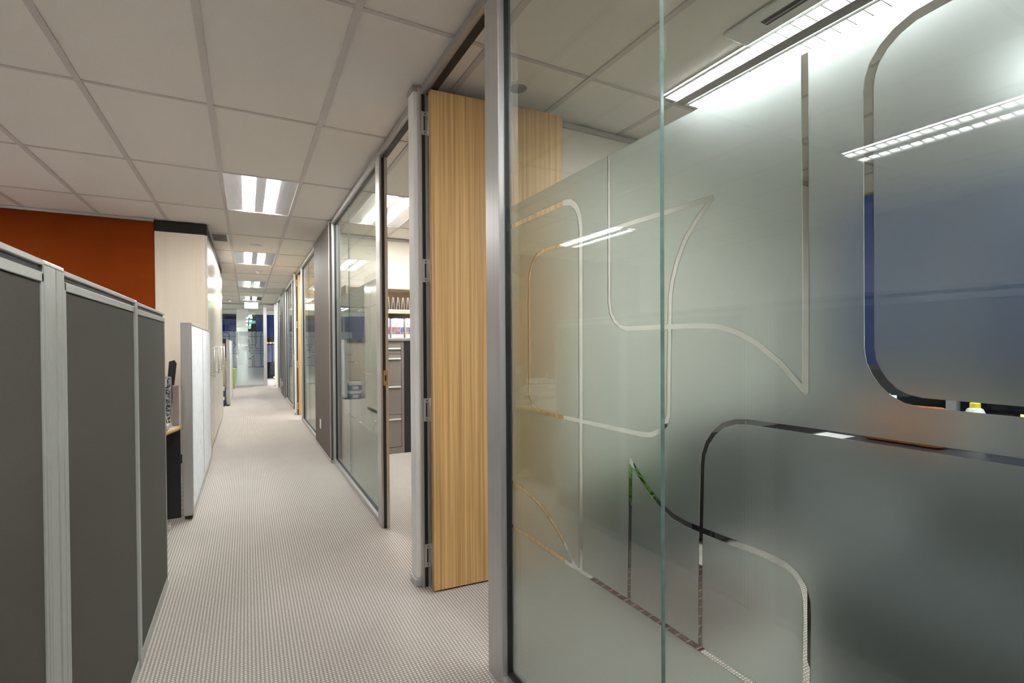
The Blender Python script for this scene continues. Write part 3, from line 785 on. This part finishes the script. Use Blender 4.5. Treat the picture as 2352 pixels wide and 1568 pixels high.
wr = tubes('wire_rack', [[(-.49-.03*k, 3.92, .776), (-.52-.03*k, 3.92, .90), (-.52-.03*k, 4.00, .90), (-.49-.03*k, 4.00, .776)] for k in range(4)] + [[(-.49, 3.92, .778), (-.60, 3.92, .778)], [(-.49, 4.0, .778), (-.60, 4.0, .778)]], .0025, 'white_plastic')
tag(wr, 'white wire sorter rack on the document tray', 'rack')
ph = thing('desk_phone', 'black desk telephone handset sticking up above the magazine file', 'phone', (-.53, 4.20, .739))
box('cradle', -.60, -.50, 4.142+.075, 4.25, .7395, .80, 'black_plastic', ph, bev=.006)
prism('handset', [(-.545, .80), (-.505, .80), (-.465, 1.185), (-.478, 1.21), (-.51, 1.20)], 'y', 4.24, 4.27, 'black_plastic', ph)

# desk run further left, seen only as a reflection
d2 = thing('desk', 'white desk beside the orange wall, seen mirrored in the foreground glass', 'desk', (-1.75, 5.6, 0))
box('desk_top', -2.3, -1.2, 4.6, 5.9, .70, .73, 'white_lam', d2, bev=.003)
for a, b in ((-2.25, 4.65), (-1.25, 4.65), (-2.25, 5.85), (-1.25, 5.85)): box('leg', a-.025, a+.025, b-.025, b+.025, 0, .70, 'alu', d2)
box('side_panel', -1.30, -1.275, 4.72, 5.78, .05, .70, 'white_lam', d2)
for k, (yy, zz) in enumerate(((5.0, .731), (5.0, .84))):
    tr_ = thing('paper_tray', ['lower white letter tray on the mirrored desk', 'upper white letter tray on the mirrored desk, topmost of the pair'][k], 'tray', (-1.45, yy, zz), 'letter trays')
    box('base', -1.60, -1.30, yy-.12, yy+.12, zz, zz+.008, 'white_plastic', tr_)
    for yy2 in (yy-.12, yy+.115): box('side', -1.60, -1.30, yy2, yy2+.005, zz+.008, zz+.05, 'white_plastic', tr_)
    for xx in (-1.59, -1.31):
        for yy2 in (yy-.115, yy+.11): box('riser', xx-.005, xx+.005, yy2, yy2+.006, zz+.05, zz+.1085, 'white_plastic', tr_)
    box('paper_stack', -1.58, -1.31, yy-.105, yy+.105, zz+.008, zz+.03, 'paper', tr_)

# behind the cabinets: second workstation and archive box
e2 = thing('room_divider', 'pale wood end panel just past the tall cupboards', 'panel', (-.7, 12.5, 0))
box('panel', -1.6, -.43, 12.42, 12.45, .0, 1.36, 'maple', e2, bev=.002)
box('cap', -1.6, -.43, 12.41, 12.46, 1.36, 1.375, 'alu', e2)
mn = thing('monitor', 'black monitor corner showing above the pale wood end panel', 'monitor', (-.62, 12.6, 1.0))
box('screen_body', -.84, -.415, 12.56, 12.60, 1.05, 1.48, 'black_plastic', mn, bev=.004)
box('stand', -.65, -.60, 12.60, 12.66, .74, 1.25, 'black_plastic', mn)
dd = thing('desk', 'far desk hidden behind the distant white screen', 'desk', (-1, 13, 0))
box('desk_top', -1.6, -.45, 12.47, 14.2, .71, .735, 'white_lam', dd)
for a, b in ((-1.55, 12.55), (-.5, 12.55), (-1.55, 14.1), (-.5, 14.1)): box('leg', a-.02, a+.02, b-.02, b+.02, 0, .71, 'alu', dd)
def archive_box(x, y, z, label):
    t = thing('archive_box', label, 'box', (x, y, z), 'archive boxes on the floor')
    box('body', x-.14, x+.14, y-.17, y+.17, z, z+.20, 'blue_card', t, bev=.002, seg=1)
    box('lid', x-.146, x+.146, y-.176, y+.176, z+.135, z+.205, 'paper', t, bev=.002, seg=1)
    box('label_panel', x-.07, x+.07, y-.1712, y-.170, z+.03, z+.11, 'paper', t)
archive_box(-.585, 12.18, 0, 'lower white and blue archive box beside the distant white screen')
archive_box(-.585, 12.18, .2055, 'upper white and blue archive box, topmost of its stack')

# green armchair at the far end
ac = thing('armchair', 'lime green armchair with timber legs by the far glass partition', 'armchair', (-.62, 16.95, 0))
box('seat_cushion', -.92, -.44, 16.72, 17.15, .22, .44, 'green_fabric', ac, bev=.03)
box('armrest', -.44, -.32, 16.68, 17.25, .12, .64, 'green_fabric', ac, bev=.035)
box('armrest', -1.04, -.92, 16.68, 17.25, .12, .64, 'green_fabric', ac, bev=.035)
box('backrest', -.94, -.40, 17.15, 17.27, .15, .84, 'green_fabric', ac, bev=.035)
for a, b in ((-.37, 16.73), (-.99, 16.73), (-.37, 17.2), (-.99, 17.2)): box('leg', a-.022, a+.022, b-.022, b+.022, 0, .13, 'leg_wood', ac)

# ------------------------------------------------------------------ second office: filing cabinet and shelving
FY = 5.72
fc = thing('filing_cabinet', 'taupe steel filing cabinet seen through the open doorway', 'cabinet', (1.42, FY+.2, 0))
box('body', 1.12, 1.705, FY+.012, 6.20, 0, 1.36, 'taupe_steel', fc, bev=.002, seg=1)
boxes('front_frame', [(1.12, 1.15, FY, FY+.0118, 0, 1.36), (1.672, 1.705, FY, FY+.0118, 0, 1.36), (1.15, 1.672, FY, FY+.0118, 1.325, 1.36), (1.15, 1.672, FY, FY+.0118, 0, .075)], 'taupe_steel', fc)
zs = [.075, .475, .862, 1.25]
tops = [.475, .862, 1.25, 1.325]
for k, (a, b) in enumerate(((.08, .468), (.472, .86), (.864, 1.20), (1.204, 1.322))):
    d = box('drawer', 1.155, 1.668, FY-.002, FY+.0118, a, b, 'taupe_steel', fc, bev=.003, seg=1)
    box('drawer_pull', 1.155, 1.660, FY-.018, FY-.0022, b-.062, b-.045, 'white_plastic', d, bev=.002, seg=1)
    box('pull_hood', 1.155, 1.662, FY-.010, FY-.0022, b-.044, b-.004, 'taupe_steel', d)
sf = thing('shelf_unit', 'tan open shelf unit above the filing cabinet', 'shelf', (1.6, 6.0, 0))
box('end_panel', 1.7055, 2.30, FY-.005, 6.20, 0, 1.36, 'black_plastic', sf)
box('worktop', 1.05, 2.30, FY-.015, 6.20, 1.361, 1.385, 'taupe_steel', sf, bev=.002)
box('back_panel', 1.05, 2.30, 6.18, 6.20, 1.386, 1.99, 'tan_lam', sf)
box('shelf_board', 1.05, 2.30, FY+.02, 6.179, 1.695, 1.725, 'tan_lam', sf)
box('top_board', 1.05, 2.30, FY+.02, 6.20, 1.99, 2.015, 'tan_lam', sf)
box('side_board', 1.03, 1.049, FY+.02, 6.20, 1.386, 2.015, 'tan_lam', sf)
box('file_rail', 1.06, 2.28, FY-.008, FY+.004, 1.3855, 1.398, 'steel', sf)
cols = [(.75, .08, .06), (.10, .45, .10), (.12, .10, .45), (.85, .30, .08), (.30, .10, .40), (.70, .10, .25), (.10, .25, .55)]
for i, c in enumerate(cols): M['tab%d' % i] = plain('tab_colour_%d' % i, c, .5, noise=.03)
ORD = ['first', 'second', 'third', 'fourth', 'fifth', 'sixth', 'seventh', 'eighth', 'ninth', 'tenth']
x = 1.455
for blk, (cnt, bname) in enumerate(((5, 'left block'), (9, 'middle block'), (6, 'right block'))):
    for k in range(cnt):
        wdt = random.uniform(.0125, .0165); hgt = 1.40 + random.uniform(.228, .242)
        t = thing('file_folder', '%s white tabbed file folder from the left in the %s on the cabinet' % (ORD[k], bname), 'folder', (x, FY+.14, 1.3865), 'file folders on the cabinet top')
        box('cover', x, x+wdt, FY+.006, FY+.28, 1.3865, hgt, 'paper', t)
        for j in range(3): box('tab', x+.001, x+wdt-.001, FY+.0035, FY+.0058, 1.445+.028*j, 1.472+.028*j, 'tab%d' % random.randrange(7), t)
        x += wdt+.0015
    x += .024
for k in range(6):
    xx = 1.47 + .062*k
    wf = tube('wire_divider', [(xx-.020, FY+.06, 1.7285), (xx-.006, FY+.06, 1.885), (xx, FY+.06, 1.893), (xx+.006, FY+.06, 1.885), (xx+.020, FY+.06, 1.7285)], .003, 'white_plastic')
    tag(wf, '%s white wire divider from the left on the tan shelf board' % ORD[k], 'divider', 'wire dividers on the shelf')
tag(box('ruler', 1.53, 1.90, FY+.02, FY+.045, 1.7255, 1.742, 'white_plastic', bev=.002), 'white flat bar lying on the tan shelf board before the dividers', 'bar')

# ------------------------------------------------------------------ first office, behind the frosted glass
dk1 = thing('desk', 'dark-topped desk with a ribbed grey front behind the frosted foreground glass', 'desk', (3.3, .9, 0))
box('desk_top', 2.92, 3.75, -.2, 1.80, .71, .738, 'charcoal_lam', dk1, bev=.004)
box('modesty_panel', 2.98, 3.0, -.1, 1.72, .12, .71, 'slat_stripe', dk1)
for a, b in ((2.97, -.15), (3.7, -.15), (2.97, 1.75), (3.7, 1.75)): box('leg', a-.025, a+.025, b-.025, b+.025, 0, .71, 'alu', dk1)
bg_ = thing('satchel', 'tan leather satchel lying on the desk behind the frosted glass', 'bag', (3.3, 1.35, .7385))
box('bag_body', 3.24, 3.36, 1.18, 1.56, .7385, .955, 'tan_leather', bg_, bev=.03)
box('bag_flap', 3.228, 3.2395, 1.2, 1.54, .82, .94, 'tan_leather', bg_, bev=.004)
bt = thing('bottle', 'white plastic bottle with a yellow cap on the desk', 'bottle', (3.45, 1.12, .7385))
lathe('bottle_body', 3.45, 1.12, [(.036, .7385), (.04, .745), (.04, .93), (.032, .95), (.02, .958)], 'white_plastic', bt)
M['yellow'] = plain('yellow_cap', (.85, .75, .05), .4)
lathe('cap', 3.45, 1.12, [(.022, .9585), (.022, .98), (.018, .984)], 'yellow', bt)
pf = thing('picture_frame', 'small white dotted picture frame standing on the desk', 'frame', (3.45, 1.60, .7385))
boxes('frame', [(3.44, 3.455, 1.50, 1.70, .7385, .755), (3.44, 3.455, 1.50, 1.70, .985, 1.0), (3.44, 3.455, 1.50, 1.515, .755, .985), (3.44, 3.455, 1.685, 1.70, .755, .985)], 'white_plastic', pf)
box('picture', 3.446, 3.452, 1.515, 1.685, .755, .985, 'grey_card', pf)
box('strut', 3.455, 3.52, 1.59, 1.61, .7385, .75, 'white_plastic', pf)
tag(box('paper_sheet', 3.05, 3.27, 1.60, 1.76, .7385, .7415, 'paper'), 'white paper sheet at the desk corner behind the glass', 'paper')
oc = thing('bench_seat', 'black upholstered bench seat low behind the frosted glass at the lower right', 'bench', (1.9, .2, 0))
box('seat', 1.50, 2.15, -.45, .88, .30, .60, 'black_fabric', oc, bev=.04)
box('base', 1.58, 2.12, -.42, .83, .06, .31, 'black_fabric', oc, bev=.01)
box('backrest', 2.15, 2.27, -.45, .86, .10, .82, 'black_fabric', oc, bev=.04)
for a, b in ((1.62, -.38), (2.08, -.38), (1.62, .79), (2.08, .79)): tube('leg', [(a, b, .07), (a, b, 0)], .018, 'steel', oc)
cd = thing('credenza', 'black low credenza along the cream wall behind the frosted glass', 'cabinet', (3.5, 2.3, 0))
box('carcass', 2.62, 4.5, 2.10, 2.50, .04, .74, 'black_plastic', cd, bev=.004)
for k in range(3): box('door', 2.64+.62*k, 3.24+.62*k, 2.085, 2.0995, .06, .72, 'black_plastic', cd, bev=.003)
for a, b in ((2.66, 2.14), (4.46, 2.14), (2.66, 2.46), (4.46, 2.46)): box('foot', a-.02, a+.02, b-.02, b+.02, 0, .04, 'steel', cd)
ch = thing('desk_chair', 'dark swivel chair behind the dark-topped desk in the nearest office', 'chair', (4.1, .8, 0))
box('seat', 3.85, 4.3, .55, 1.05, .43, .51, 'black_fabric', ch, bev=.03)
box('backrest', 4.27, 4.33, .58, 1.02, .55, 1.05, 'black_fabric', ch, bev=.025)
tube('column', [(4.08, .8, .43), (4.08, .8, .08)], .025, 'steel', ch)
for k in range(5):
    a = 2*PI*k/5; tube('foot', [(4.08, .8, .08), (4.08+.26*math.cos(a), .8+.26*math.sin(a), .03)], .02, 'black_plastic', ch)
rg = tag(box('floor_mat', 1.66, 2.36, 1.42, 2.13, .0, .010, 'mat_stripe'), 'dark striped floor mat behind the frosted glass', 'mat')
pl = thing('planter', 'leafy green plant in a low black planter box behind the frosted glass', 'plant', (2.22, 2.32, 0))
pb = boxes('planter_box', [(1.95, 2.50, 2.14, 2.16, 0, .36), (1.95, 2.50, 2.48, 2.50, 0, .36), (1.95, 1.97, 2.16, 2.48, 0, .36), (2.48, 2.50, 2.16, 2.48, 0, .36), (1.97, 2.48, 2.16, 2.48, 0, .02)], 'black_plastic', pl)
box('soil', 1.971, 2.479, 2.161, 2.479, .021, .33, 'soil', pl)
for k in range(46):
    a = random.uniform(0, 2*PI); tl = random.uniform(.25, 1.15); ln = random.uniform(.2, .34)
    bx, by = random.uniform(2.02, 2.43), random.uniform(2.2, 2.42)
    V = []; F = []; nseg = 6
    for i in range(nseg+1):
        s = i/nseg; r = ln*s; zz = .33 + ln*(s*math.cos(tl*.6) - s*s*math.sin(tl)*.55); wd_ = .032*math.sin(PI*min(1, s*.92+.08))+.002
        px, py = bx + r*math.sin(tl)*math.cos(a), by + r*math.sin(tl)*math.sin(a)
        py = min(py, 2.495)
        nx, ny = -math.sin(a), math.cos(a)
        V += [(px-nx*wd_, min(2.497, py-ny*wd_), zz+.006), (px, py, zz), (px+nx*wd_, min(2.497, py+ny*wd_), zz+.006)]
        if i:
            j = 3*i; F += [[j-3, j-2, j+1, j], [j-2, j-1, j+2, j+1]]
    mesh_obj('leaf', V, F, 'leaf', pl, smooth=True)

# ------------------------------------------------------------------ outside at dusk
tag(box('ground', -200, 300, -150, 300, -14.2, -14, 'ground'), 'dark ground outside the windows at night', 'ground', kind='structure')
def building(x0, x1, y0, y1, z1, label, facade, lit, axis, n, density, mats):
    t = thing('building', label, 'building', ((x0+x1)/2, (y0+y1)/2, -14))
    box('facade', x0, x1, y0, y1, -14, z1, facade, t)
    box('roof_parapet', x0-.2, x1+.2, y0-.2, y1+.2, z1, z1+.4, 'far_wall', t)
    for k in range(n):
        zz = random.uniform(lit[0], lit[1]); mm = random.choice(mats)
        if axis == 'y':
            xx = random.uniform(lit[2], lit[3]); box('window', xx-density, xx+density, y0-.05, y0-.01, zz-.16, zz+.16, mm, t)
        else:
            yy = random.uniform(lit[2], lit[3]); box('window', x0-.05, x0-.01, yy-density, yy+density, zz-.16, zz+.16, mm, t)
    return t
building(-.6, 1.0, 62, 66, 7, 'narrow dark tower with teal lit windows beyond the far end glass', 'far_wall', (3.3, 5.4, .22, .85), 'y', 9, .16, ['lit_window', 'lit_teal', 'lit_teal'])
hall = thing('building', 'low pale hall with a dark dome and warm lit band beyond the far end opening', 'building', (3.7, 82, -14))
box('facade', 2.6, 3.35, 80, 84, -14, 1.5, 'far_pale', hall)
box('facade', 3.5, 4.6, 80, 84, -14, 1.5, 'far_pale', hall)
box('core', 3.35, 3.5, 80.5, 84, -14, 1.5, 'far_wall', hall)
box('cornice', 2.5, 4.7, 79.9, 84.1, 1.5, 1.62, 'far_wall', hall)
for k in range(9): box('window', 2.65+.22*k, 2.65+.22*k+random.uniform(.06, .17), 79.95, 80.05, 1.66, 1.9, 'lit_warm', hall)
lathe('dome', 3.6, 82, [(1.2, 1.62), (1.15, 2.1), (.9, 2.45), (.5, 2.7), (.1, 2.8)], 'far_wall', hall)
building(2.2, 8, 66, 70, -1.2, 'dark flat-roofed block in front of the pale hall', 'far_wall', (-4, -2, 2.4, 4), 'y', 2, .1, ['lit_warm'])
fl_d = bpy.data.lights.new('added_facade_fill', 'AREA'); fl_d.energy = 110; fl_d.color = (.75, .75, 1); fl_d.size = 1.5  # area light added to brighten the pale hall facade
fl = put('added_facade_fill', fl_d, Vector((3.6, 75, -1.5))); fl.rotation_euler = (math.radians(100), 0, 0)
building(60, 80, 10, 34, -2, 'dark low block outside the nearest office windows', 'far_wall', (-6, -3, 12, 32), 'x', 10, .5, ['lit_warm', 'lit_window'])
building(90, 110, -30, 5, 3, 'dark wide block across the street from the offices', 'far_wall', (-6, 1, -26, 2), 'x', 12, .5, ['lit_warm', 'lit_window'])
